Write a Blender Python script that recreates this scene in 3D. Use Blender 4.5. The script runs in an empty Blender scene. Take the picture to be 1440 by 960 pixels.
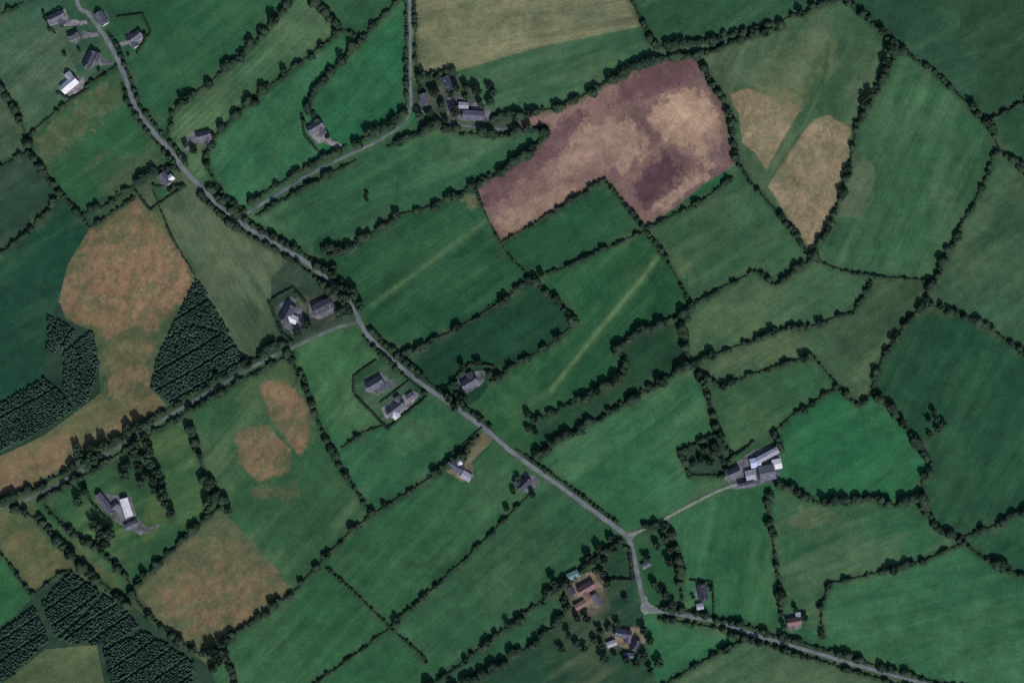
import bpy, bmesh, math, random
import numpy as np
random.seed(7); rng = np.random.default_rng(11)
S = 0.6
EXPO = 0.95
C = bpy.context.scene.collection
def W(x, y): return ((x-720)*S, (480-y)*S)
def l1(v):
    v /= 255.0
    return v/12.92 if v <= .04045 else ((v+.055)/1.055)**2.4
def lin(c, k=1.0): return tuple(l1(v)/EXPO*k for v in c)

# ---------------------------------------------------------------- object helpers
def tag(o, label=None, cat=None, group=None, kind=None):
    if label: o['label'] = label
    if cat: o['category'] = cat
    if group: o['group'] = group
    if kind: o['kind'] = kind
    return o
def empty(name, loc, rz=0):
    o = bpy.data.objects.new(name, None); C.objects.link(o)
    o.location = loc; o.rotation_euler = (0, 0, rz); o.empty_display_size = 1
    return o
def link(name, me, mat=None, parent=None):
    if mat and not me.materials: me.materials.append(mat)
    o = bpy.data.objects.new(name, me); C.objects.link(o)
    if parent: o.parent = parent
    return o
def meshobj(name, verts, faces, mat, parent=None):
    me = bpy.data.meshes.new(name); me.from_pydata(verts, [], faces); me.update()
    return link(name, me, mat, parent)
def npmesh(name, V, F):
    k = F.shape[1]
    me = bpy.data.meshes.new(name)
    me.vertices.add(len(V)); me.vertices.foreach_set('co', V.astype(np.float32).ravel())
    me.loops.add(F.size); me.loops.foreach_set('vertex_index', F.astype(np.int32).ravel())
    me.polygons.add(len(F)); me.polygons.foreach_set('loop_start', np.arange(0, F.size, k, dtype=np.int32))
    me.update(calc_edges=True); me.validate()
    return me
def boxvf(cx, cy, cz, sx, sy, sz):
    v = [(cx+a*sx/2, cy+b*sy/2, cz+c*sz/2) for a in (-1, 1) for b in (-1, 1) for c in (-1, 1)]
    f = [(0, 1, 3, 2), (4, 6, 7, 5), (0, 4, 5, 1), (2, 3, 7, 6), (0, 2, 6, 4), (1, 5, 7, 3)]
    return v, f
def box(name, c, s, mat, parent):
    v, f = boxvf(*c, *s); return meshobj(name, v, f, mat, parent)

# ---------------------------------------------------------------- materials
def newmat(name, rough=.9):
    m = bpy.data.materials.new(name); m.use_nodes = True
    nt = m.node_tree; b = nt.nodes['Principled BSDF']
    b.inputs['Roughness'].default_value = rough
    b.inputs['Specular IOR Level'].default_value = .15
    return m, nt, b
def noisy(name, c1, c2, scale=1.0, rough=.9, detail=4, lo=.35, hi=.65, objrand=0):
    m, nt, b = newmat(name, rough); N = nt.nodes; L = nt.links
    g = N.new('ShaderNodeNewGeometry'); n = N.new('ShaderNodeTexNoise')
    n.inputs['Scale'].default_value = scale; n.inputs['Detail'].default_value = detail
    L.new(g.outputs['Position'], n.inputs['Vector'])
    r = N.new('ShaderNodeValToRGB'); r.color_ramp.elements[0].position = lo; r.color_ramp.elements[1].position = hi
    r.color_ramp.elements[0].color = (*c1, 1); r.color_ramp.elements[1].color = (*c2, 1)
    L.new(n.outputs['Fac'], r.inputs['Fac'])
    if objrand:
        oi = N.new('ShaderNodeObjectInfo'); mr = N.new('ShaderNodeMapRange')
        mr.inputs['To Min'].default_value = 1-objrand; mr.inputs['To Max'].default_value = 1+objrand
        L.new(oi.outputs['Random'], mr.inputs['Value'])
        mx = N.new('ShaderNodeVectorMath'); mx.operation = 'SCALE'
        L.new(r.outputs['Color'], mx.inputs[0]); L.new(mr.outputs['Result'], mx.inputs['Scale'])
        L.new(mx.outputs['Vector'], b.inputs['Base Color'])
    else:
        L.new(r.outputs['Color'], b.inputs['Base Color'])
    return m
M_leaf = noisy('hedge_foliage', (.012, .027, .019), (.036, .062, .036), .12, detail=7)
M_leaf2 = noisy('tree_foliage', (.012, .027, .019), (.036, .062, .037), .5, objrand=.45)
M_conif = noisy('conifer_foliage', (.024, .054, .042), (.050, .088, .064), .05, detail=8)
M_bark = noisy('bark', (.05, .04, .03), (.10, .08, .06), 3)
M_road = noisy('asphalt', lin((84, 92, 98)), lin((118, 124, 126)), .12, lo=.3, hi=.7)
M_lane = noisy('lane_gravel', lin((98, 110, 102)), lin((130, 136, 126)), .3)
M_back = noisy('narrow_tarmac', lin((74, 86, 88)), lin((108, 116, 116)), .1)
M_track = noisy('old_track', lin((66, 84, 76)), lin((100, 110, 104)), .1)
M_drive = noisy('drive_gravel', lin((88, 88, 92)), lin((146, 140, 142)), .25, detail=7)
M_yard = noisy('yard_concrete', lin((60, 68, 70)), lin((116, 116, 122)), .18, detail=7)
M_browny = noisy('bare_yard', lin((80, 80, 68)), lin((132, 118, 100)), .13, detail=7)
def roofmat(name, c, c2):
    m, nt, b = newmat(name, .6); N = nt.nodes; L = nt.links
    t = N.new('ShaderNodeTexCoord'); w = N.new('ShaderNodeTexWave'); w.inputs['Scale'].default_value = 1.1
    w.bands_direction = 'X'; w.inputs['Distortion'].default_value = 1.5
    n = N.new('ShaderNodeTexNoise'); n.inputs['Scale'].default_value = .6; n.inputs['Detail'].default_value = 5
    L.new(t.outputs['Object'], w.inputs['Vector']); L.new(t.outputs['Object'], n.inputs['Vector'])
    mx = N.new('ShaderNodeMath'); mx.operation = 'MULTIPLY_ADD'; mx.inputs[1].default_value = .25
    L.new(w.outputs['Fac'], mx.inputs[0]); L.new(n.outputs['Fac'], mx.inputs[2])
    r = N.new('ShaderNodeValToRGB'); r.color_ramp.elements[0].position = .4; r.color_ramp.elements[1].position = .8
    r.color_ramp.elements[0].color = (*c, 1); r.color_ramp.elements[1].color = (*c2, 1)
    L.new(mx.outputs[0], r.inputs['Fac']); L.new(r.outputs['Color'], b.inputs['Base Color'])
    return m
ROOF = {'slate': roofmat('slate_roof', lin((66, 68, 82)), lin((96, 97, 112))),
        'dark': roofmat('dark_slate_roof', lin((42, 46, 58)), lin((68, 70, 84))),
        'grey': roofmat('grey_sheet_roof', lin((120, 122, 138)), lin((158, 158, 172))),
        'white': roofmat('pale_sheet_roof', lin((176, 178, 188)), lin((214, 214, 220))),
        'red': roofmat('reddish_roof', lin((98, 74, 76)), lin((128, 100, 98))),
        'teal': roofmat('teal_sheet_roof', lin((78, 108, 114)), lin((106, 134, 136))),
        'blue': roofmat('bluish_sheet_roof', lin((150, 160, 200)), lin((186, 192, 222)))}
M_wall = noisy('render_wall', (.62, .60, .56), (.76, .74, .70), 1)
M_stone = noisy('stone_wall', (.25, .22, .20), (.36, .33, .30), 1)
M_frame = noisy('window_frame', (.7, .7, .7), (.8, .8, .8), 1)
M_glass, _, _b = newmat('window_glass', .1); _b.inputs['Base Color'].default_value = (.03, .04, .05, 1)
M_door = noisy('door_paint', (.10, .04, .03), (.14, .06, .04), 1)
M_brick = noisy('chimney_brick', (.3, .2, .16), (.4, .3, .25), 2)

# field material: earth and grass colours plus one painted haze patch, carried by the mesh, broken up by fine procedural grain
M_field, nt, b = newmat('field_grass', .95); N = nt.nodes; L = nt.links
at = N.new('ShaderNodeAttribute'); at.attribute_name = 'soil_and_haze'
g = N.new('ShaderNodeNewGeometry')
n1 = N.new('ShaderNodeTexNoise'); n1.inputs['Scale'].default_value = .45; n1.inputs['Detail'].default_value = 5; n1.inputs['Roughness'].default_value = .75
n2 = N.new('ShaderNodeTexNoise'); n2.inputs['Scale'].default_value = .06; n2.inputs['Detail'].default_value = 7; n2.inputs['Roughness'].default_value = .7
for n in (n1, n2): L.new(g.outputs['Position'], n.inputs['Vector'])
a1 = N.new('ShaderNodeMapRange'); a1.inputs['From Min'].default_value = .25; a1.inputs['From Max'].default_value = .75
a1.inputs['To Min'].default_value = .68; a1.inputs['To Max'].default_value = 1.32
a2 = N.new('ShaderNodeMapRange'); a2.inputs['From Min'].default_value = .3; a2.inputs['From Max'].default_value = .7
a2.inputs['To Min'].default_value = .80; a2.inputs['To Max'].default_value = 1.20
L.new(n1.outputs['Fac'], a1.inputs['Value']); L.new(n2.outputs['Fac'], a2.inputs['Value'])
mm = N.new('ShaderNodeMath'); mm.operation = 'MULTIPLY'; L.new(a1.outputs['Result'], mm.inputs[0]); L.new(a2.outputs['Result'], mm.inputs[1])
sc = N.new('ShaderNodeVectorMath'); sc.operation = 'SCALE'
L.new(at.outputs['Color'], sc.inputs[0]); L.new(mm.outputs[0], sc.inputs['Scale']); L.new(sc.outputs['Vector'], b.inputs['Base Color'])

M_far, nt, b = newmat('far_farmland', .95); N = nt.nodes; L = nt.links
g = N.new('ShaderNodeNewGeometry'); v = N.new('ShaderNodeTexVoronoi'); v.inputs['Scale'].default_value = .008
r = N.new('ShaderNodeValToRGB'); L.new(g.outputs['Position'], v.inputs['Vector'])
se = N.new('ShaderNodeSeparateColor'); L.new(v.outputs['Color'], se.inputs[0]); L.new(se.outputs[0], r.inputs['Fac'])
r.color_ramp.elements[0].color = (*lin((36, 76, 54)), 1); r.color_ramp.elements[1].color = (*lin((72, 98, 70)), 1)
L.new(r.outputs['Color'], b.inputs['Base Color'])

# ---------------------------------------------------------------- layout (map units, 0.6 m each, x east, y south)
R_MAIN = [(95,-110),(108,0),(125,20),(145,48),(163,78),(178,115),(190,150),(215,185),(240,212),(258,238),(285,265),(310,290),(345,318),(385,342),(425,365),(455,388),(480,410),(500,440),(515,468),(540,495),(575,525),(605,548),(640,572),(685,605),(720,635),(750,657),(790,685),(830,715),(865,740),(882,755),(890,775),(896,805),(903,838),(911,856)]
R_EAST = [(911,856),(935,860),(1010,874),(1060,892),(1130,912),(1200,933),(1280,955),(1400,985),(1540,1010)]
R_LANE = [(882,754),(905,744),(930,732),(955,718),(980,705),(1010,690),(1040,680)]
R_NORTH = [(575,-110),(576,0),(577,60),(577,110),(578,150)]
R_BACK = [(578,150),(568,172),(535,196),(492,217),(440,243),(395,270),(350,298),(335,310)]
R_BYRE = [(578,150),(610,165),(650,176),(700,182),(730,178)]
R_TRACK = [(-110,745),(0,714),(50,697),(110,664),(190,614),(250,577),(320,536),(370,508),(412,488),(470,462),(508,452)]
roads = [('road','narrow grey road winding from the top left down to the junction at bottom centre',R_MAIN,6.6,M_road),
 ('road','grey road running from the bottom centre junction to the bottom right edge',R_EAST,5.4,M_road),
 ('farm_lane','pale farm lane from the road to the large farmyard',R_LANE,4.2,M_lane),
 ('road','straight road coming down from the top edge beside the pale tan-green field',R_NORTH,4.4,M_road),
 ('farm_lane','narrow lane slanting between hedges below the bright northern fields',R_BACK,4.8,M_back),
 ('farm_lane','lane passing along the south of the northern farmstead',R_BYRE,4,M_back),
 ('farm_track','long straight dull track from the left edge up to the road',R_TRACK,5.5,M_track)]
def offs(pts, d, a=0, b=None):
    pts = pts[a:b]; out = []
    for i, p in enumerate(pts):
        q = pts[max(i-1,0)]; s = pts[min(i+1,len(pts)-1)]
        dx, dy = s[0]-q[0], s[1]-q[1]; l = math.hypot(dx,dy)
        out.append((p[0]+dy/l*d, p[1]-dx/l*d))
    return out
H = [
 ([(0,22),(25,8),(40,0)],1.8,0,'cutting across the extreme top left corner'),
 ([(0,128),(18,150),(32,178),(42,205)],2.4,3,'at the left edge below the striped field'),
 ([(40,190),(75,160),(100,140),(135,112),(165,92)],1.3,0,'below the top left group of houses'),
 ([(0,235),(42,212),(60,240),(85,272),(112,302)],1.7,3,'west of the brownish field in the upper left'),
 ([(112,303),(150,288),(185,263),(215,243),(248,232)],2.0,5,'below the brownish field beside the upper left road'),
 ([(85,275),(55,310),(20,345),(0,355)],1.4,1,'slanting to the left edge below the reedy dark field'),
 ([(112,303),(125,320),(150,305),(190,277)],1.1,0,'along the top of the big rusty rough field'),
 ([(235,192),(240,160),(262,140),(300,112),(340,78),(372,45),(410,0)],2.5,10,'forming the thick tree line right of the upper left road'),
 ([(440,0),(458,18),(482,42)],1.9,2,'at the top edge left of the road from the north'),
 ([(482,42),(450,66),(410,98),(370,128),(335,158),(300,195)],2.0,6,'along the south side of the light striped strip field'),
 ([(300,195),(288,228),(303,258),(325,285),(345,297)],1.6,2,'right of the small house beside the upper road'),
 ([(482,42),(512,52),(560,0)],1.3,1,'forming a shallow V at the top left of the northern road'),
 ([(512,55),(480,85),(445,125),(432,150),(445,172)],1.6,3,'between the two bright northern fields'),
 ([(488,204),(440,231),(392,259),(350,285)],1.9,5,'on the north side of the slanting lane'),
 ([(500,226),(445,254),(400,280),(360,303)],1.6,2,'on the south side of the slanting lane'),
 ([(571,0),(571,60),(571,150)],1.0,0,'on the left of the straight northern road'),
 ([(583,0),(584,60),(586,108),(590,128)],1.0,0,'on the right of the straight northern road'),
 ([(500,201),(530,184),(555,172),(568,156)],3.0,7,'forming the tree belt where the northern road bends'),
 ([(545,207),(580,190),(612,178),(650,188),(700,190),(740,185),(768,176)],2.2,8,'south of the northern farmstead'),
 ([(588,108),(640,100)],1.8,2,'west of the northern farmstead under the pale field'),
 ([(690,165),(735,163),(780,152),(805,143),(850,118),(888,95),(930,82),(980,77)],2.1,10,'along the north side of the bare brown field'),
 ([(888,0),(905,35),(915,58),(925,68)],1.5,1,'on the right of the pale tan-green field at the top'),
 ([(925,66),(985,60),(1040,46),(1090,33),(1145,12),(1170,0)],2.4,8,'upper line of the double row at the top right of centre'),
 ([(930,80),(980,77),(1015,66),(1070,46),(1105,38)],1.8,3,'lower line of the double row at the top right of centre'),
 ([(768,178),(762,198),(720,232),(690,250),(668,262)],2.1,6,'on the upper left side of the bare brown field'),
 ([(668,262),(680,295),(703,342)],.8,0,'on the short lower left side of the bare brown field'),
 ([(703,342),(745,318),(800,285),(850,252)],1.2,1,'on the lower notch of the bare brown field'),
 ([(850,252),(880,290),(908,322)],1.0,1,'on the steep inner edge of the bare brown field'),
 ([(908,322),(940,306),(985,284),(1030,250)],1.4,2,'below the green wedge by the bare field'),
 ([(980,77),(1000,115),(1022,150),(1030,190),(1036,225),(1055,255)],2.0,7,'on the right side of the bare brown field'),
 ([(1055,255),(1090,295),(1120,330),(1142,365)],1.7,4,'on the lower left side of the straw-patched field'),
 ([(668,262),(640,275),(600,292),(560,303),(528,325),(495,345),(462,360)],1.7,6,'on the north side of the central dark green field'),
 ([(745,388),(790,378),(850,350),(908,325)],1.1,2,'linking the enclosed darkest field to the bare field corner'),
 ([(703,342),(725,370),(745,388)],.6,0,'faintly marking the corner below the bare field notch'),
 ([(745,392),(705,425),(650,458),(600,483),(565,500)],1.7,7,'along the top of the enclosed darkest field'),
 ([(745,392),(775,418),(800,436),(806,458)],2.2,5,'around the right end of the enclosed darkest field'),
 ([(806,458),(770,488),(720,515),(690,537)],1.6,3,'along the bottom of the enclosed darkest field'),
 ([(908,325),(935,360),(955,395),(972,428)],1.1,1,'descending right of the pale grass streak'),
 ([(972,430),(930,455),(885,474),(868,490),(882,510),(878,527),(820,560),(780,578),(755,592)],2.2,12,'bounding the foot of the streaked central field'),
 ([(972,430),(958,460),(965,500),(970,512)],1.9,3,'at the right end of the narrow dark strip field'),
 ([(970,512),(910,548),(860,578),(820,600),(780,620),(755,645)],2.6,12,'forming the thick line above the bright central field'),
 ([(1142,365),(1090,400),(1062,382),(1020,402),(972,430)],1.5,3,'zigzagging below the field right of centre'),
 ([(970,512),(1000,500),(1050,482),(1110,458),(1125,466),(1165,450),(1200,438),(1210,425),(1225,395)],1.9,9,'along the bottom of the paler field right of centre'),
 ([(1142,365),(1200,385),(1250,390),(1312,395)],.8,0,'running thinly below the tall right field'),
 ([(970,512),(985,530),(1012,545),(1060,525),(1100,512),(1142,500)],1.6,6,'across the grassy block north of the farmyard'),
 ([(1142,500),(1175,538)],1.0,0,'joining at a slant north of the farmyard'),
 ([(985,530),(1000,570),(1008,605)],2.0,3,'on the right side of the bright central field'),
 ([(1262,65),(1245,100),(1228,135),(1205,175),(1196,225),(1185,265),(1170,310),(1142,362)],2.0,10,'on the right side of the straw-patched field'),
 ([(1190,0),(1225,30),(1262,65),(1310,100),(1360,145),(1392,178),(1405,210),(1440,240)],1.8,9,'running diagonally through the top right corner'),
 ([(1392,168),(1440,145)],1.3,1,'leading off to the right edge in the upper right'),
 ([(1400,215),(1380,265),(1350,320),(1320,380),(1300,422)],1.8,6,'on the right of the tall right field'),
 ([(1300,425),(1345,440),(1390,460),(1440,495)],1.8,4,'along the top of the dark field at the right edge'),
 ([(1300,425),(1270,460),(1240,505),(1225,547)],2.0,6,'on the upper left of the dark field at the right edge'),
 ([(1228,550),(1250,566),(1268,592),(1290,618),(1310,655),(1296,675),(1298,712)],2.2,7,'angling down the right side of the bright farmyard field'),
 ([(1228,550),(1208,572),(1178,543),(1150,562),(1112,585),(1088,608),(1100,634)],1.6,5,'over the top of the bright farmyard field'),
 ([(1298,698),(1250,712),(1225,700),(1190,704),(1150,706),(1130,692),(1094,682)],2.2,7,'along the foot of the bright farmyard field'),
 ([(1298,712),(1320,745),(1345,757),(1385,785),(1440,810)],2.0,5,'leading to the lower right edge'),
 ([(1345,757),(1385,745),(1440,718)],2.0,3,'along the foot of the dark field at the right edge'),
 ([(1350,765),(1300,788),(1230,806),(1168,820),(1155,850),(1155,895)],1.5,4,'over the top of the bright bottom right field'),
 ([(1080,692),(1085,750),(1094,810),(1100,865)],1.7,3,'descending south from the farmyard'),
 ([(925,852),(1000,866),(1060,883),(1110,899),(1160,912),(1230,935),(1290,952),(1440,990)],1.8,10,'on the north side of the bottom right road'),
 ([(925,869),(1010,883),(1060,901),(1130,922),(1220,949),(1270,965)],1.4,4,'on the south side of the bottom right road'),
 ([(1050,897),(1020,912),(970,940),(930,965)],1.6,3,'slanting to the bottom edge right of the bottom houses'),
 ([(955,635),(1008,608),(1030,640),(1015,668),(968,668),(955,635)],1.3,2,'squared around the copse west of the farmyard'),
 (offs(R_MAIN,7,24,29),.9,0,'on the road verge below the bright central field'),
 ([(905,740),(938,738),(950,765),(955,800),(960,845)],1.9,5,'beside the small plots east of the lower road'),
 (offs(R_MAIN,8,10,17),1.8,7,'on the north-east verge of the upper road'),
 (offs(R_MAIN,-8,10,17),1.6,4,'on the south-west verge of the upper road'),
 (offs(R_MAIN,7,3,10),1.2,2,'on the right verge of the road near the top left houses'),
 (offs(R_MAIN,-7,5,10),1.2,2,'on the left verge of the road beside the brownish field'),
 (offs(R_MAIN,7.5,18,24),1.5,4,'on the road verge beside the enclosed darkest field'),
 (offs(R_MAIN,-7,18,22),1.2,1,'on the road verge above the two walled-garden houses'),
 (offs(R_TRACK,9.5,1,9),2.1,11,'on the north side of the long straight track'),
 (offs(R_TRACK,-8.5,2,9),1.5,5,'on the south side of the long straight track'),
 ([(262,262),(215,262)],1.0,0,'at the top of the grey-green field by the upper road'),
 ([(215,268),(240,330),(275,388)],.5,0,'thinly dividing the rusty rough field from the grey-green field'),
 ([(402,492),(425,535),(440,575),(462,620),(480,660),(502,692),(522,722)],1.8,7,'descending right of the rust-patched field'),
 ([(480,630),(510,608),(540,598)],1.2,1,'slanting below the two walled-garden houses'),
 ([(672,612),(650,640),(620,660),(580,688),(522,724),(490,750),(455,785),(420,825),(370,865),(330,890),(310,912)],2.0,13,'running long and diagonal from the road to the lower left'),
 ([(748,692),(710,730),(660,780),(600,835),(548,882)],1.2,4,'between the two long fields south of the road'),
 ([(460,798),(505,838),(548,882),(590,918),(600,932)],.8,1,'thinly crossing at the foot of the southern fields'),
 ([(876,758),(830,792),(778,832),(740,862),(690,898),(640,940),(600,965)],2.1,10,'on the lower right of the southern fields'),
 ([(548,882),(500,920),(440,962)],.8,0,'thinly running to the bottom edge left of centre'),
 ([(800,850),(775,885),(735,915),(690,940),(650,962)],2.4,8,'at the bottom edge left of the bottom houses'),
 ([(185,835),(215,870),(250,900),(280,918),(310,912)],2.1,6,'around the foot of the mottled brown field'),
 ([(310,712),(270,745),(230,785),(200,812),(183,835)],1.7,5,'on the upper left of the mottled brown field'),
 ([(270,602),(280,640),(290,680),(315,708)],2.3,6,'on the left of the rust-patched field'),
 ([(0,702),(40,722),(80,758),(110,792),(150,825),(185,850)],3.0,14,'forming the dark tree belt in the lower left'),
 ([(0,775),(25,810),(45,838)],1.0,0,'on the lower left edge beside the small bright field'),
 ([(45,838),(75,812),(100,800)],1.2,0,'above the lower left conifer plantation'),
 ([(310,912),(325,940),(330,962)],1.8,2,'dropping to the bottom edge below the mottled field'),
 ([(190,830),(165,795),(130,768),(92,742),(62,710)],1.8,5,'at the foot of the grounds of the courtyard house'),
]
BARE = [[(0,62),(60,22),(92,62),(112,112),(100,140)],[(160,0),(172,30)],[(200,20),(213,45),(192,78),(172,90)],[(125,320),(95,370),(82,420),(70,445),(62,500),(62,530),(0,562)],
 [(82,420),(92,448),(130,465),(138,510),(140,552),(185,592),(232,582)],[(275,388),(345,508)],[(0,640),(60,612),(110,575),(140,552)],[(275,388),(225,500),(214,545),(240,575)],
 [(62,530),(90,548),(110,575)],[(640,100),(660,94),(760,65),(905,35)],[(1036,228),(990,258),(950,290),(908,322)],[(882,512),(958,462)],
 [(310,715),(360,765),(412,828)],[(1300,90),(1440,60)],[(100,800),(183,858),(270,925),(280,980)],[(45,838),(0,885)],[(0,962),(62,912),(135,905),(150,980)],
 [(685,615),(650,575),(672,560),(690,537)],[(565,500),(585,520)],[(498,555),(497,527),(532,505)],[(498,555),(545,604),(602,556)],[(380,422),(398,470),(412,482)],[(1225,395),(1235,393)],
 [(190,265),(212,296),(262,262)],[(880,865),(905,900),(925,965)],[(640,100),(690,165)],[(1155,895),(1105,868),(1085,890)],[(800,850),(770,838)],[(960,845),(962,868)],[(1088,684),(1086,640)],[(588,150),(640,178)],
 [(225,0),(200,20)]]

def extend(p):
    p = list(p)
    for e, f in ((0,1),(-1,-2)):
        x,y = p[e]
        if x<=2 or x>=1438 or y<=2 or y>=958:
            dx,dy = x-p[f][0], y-p[f][1]; l = math.hypot(dx,dy); q = (x+dx/l*110, y+dy/l*110)
            if e==0: p.insert(0,q)
            else: p.append(q)
    return p
H = [(extend(p),r,t,d) for p,r,t,d in H]
BARE = [extend(p) for p in BARE]
lines = [h[0] for h in H]+BARE+[r[2] for r in roads]
def nearest(p, a, b):
    dx,dy=b[0]-a[0],b[1]-a[1]; l=dx*dx+dy*dy
    t=max(0,min(1,((p[0]-a[0])*dx+(p[1]-a[1])*dy)/(l or 1))); q=(a[0]+t*dx,a[1]+t*dy)
    return math.hypot(q[0]-p[0],q[1]-p[1]), q
snaps=[]
for i,ln in enumerate(lines):
    for e in (ln[0],ln[-1]):
        best=(17,None)
        for j,o in enumerate(lines):
            if i==j: continue
            for a,b in zip(o,o[1:]):
                d=nearest(e,a,b)
                if d[0]<best[0]: best=d
        if best[1]: snaps.append([e,best[1]])
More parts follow.
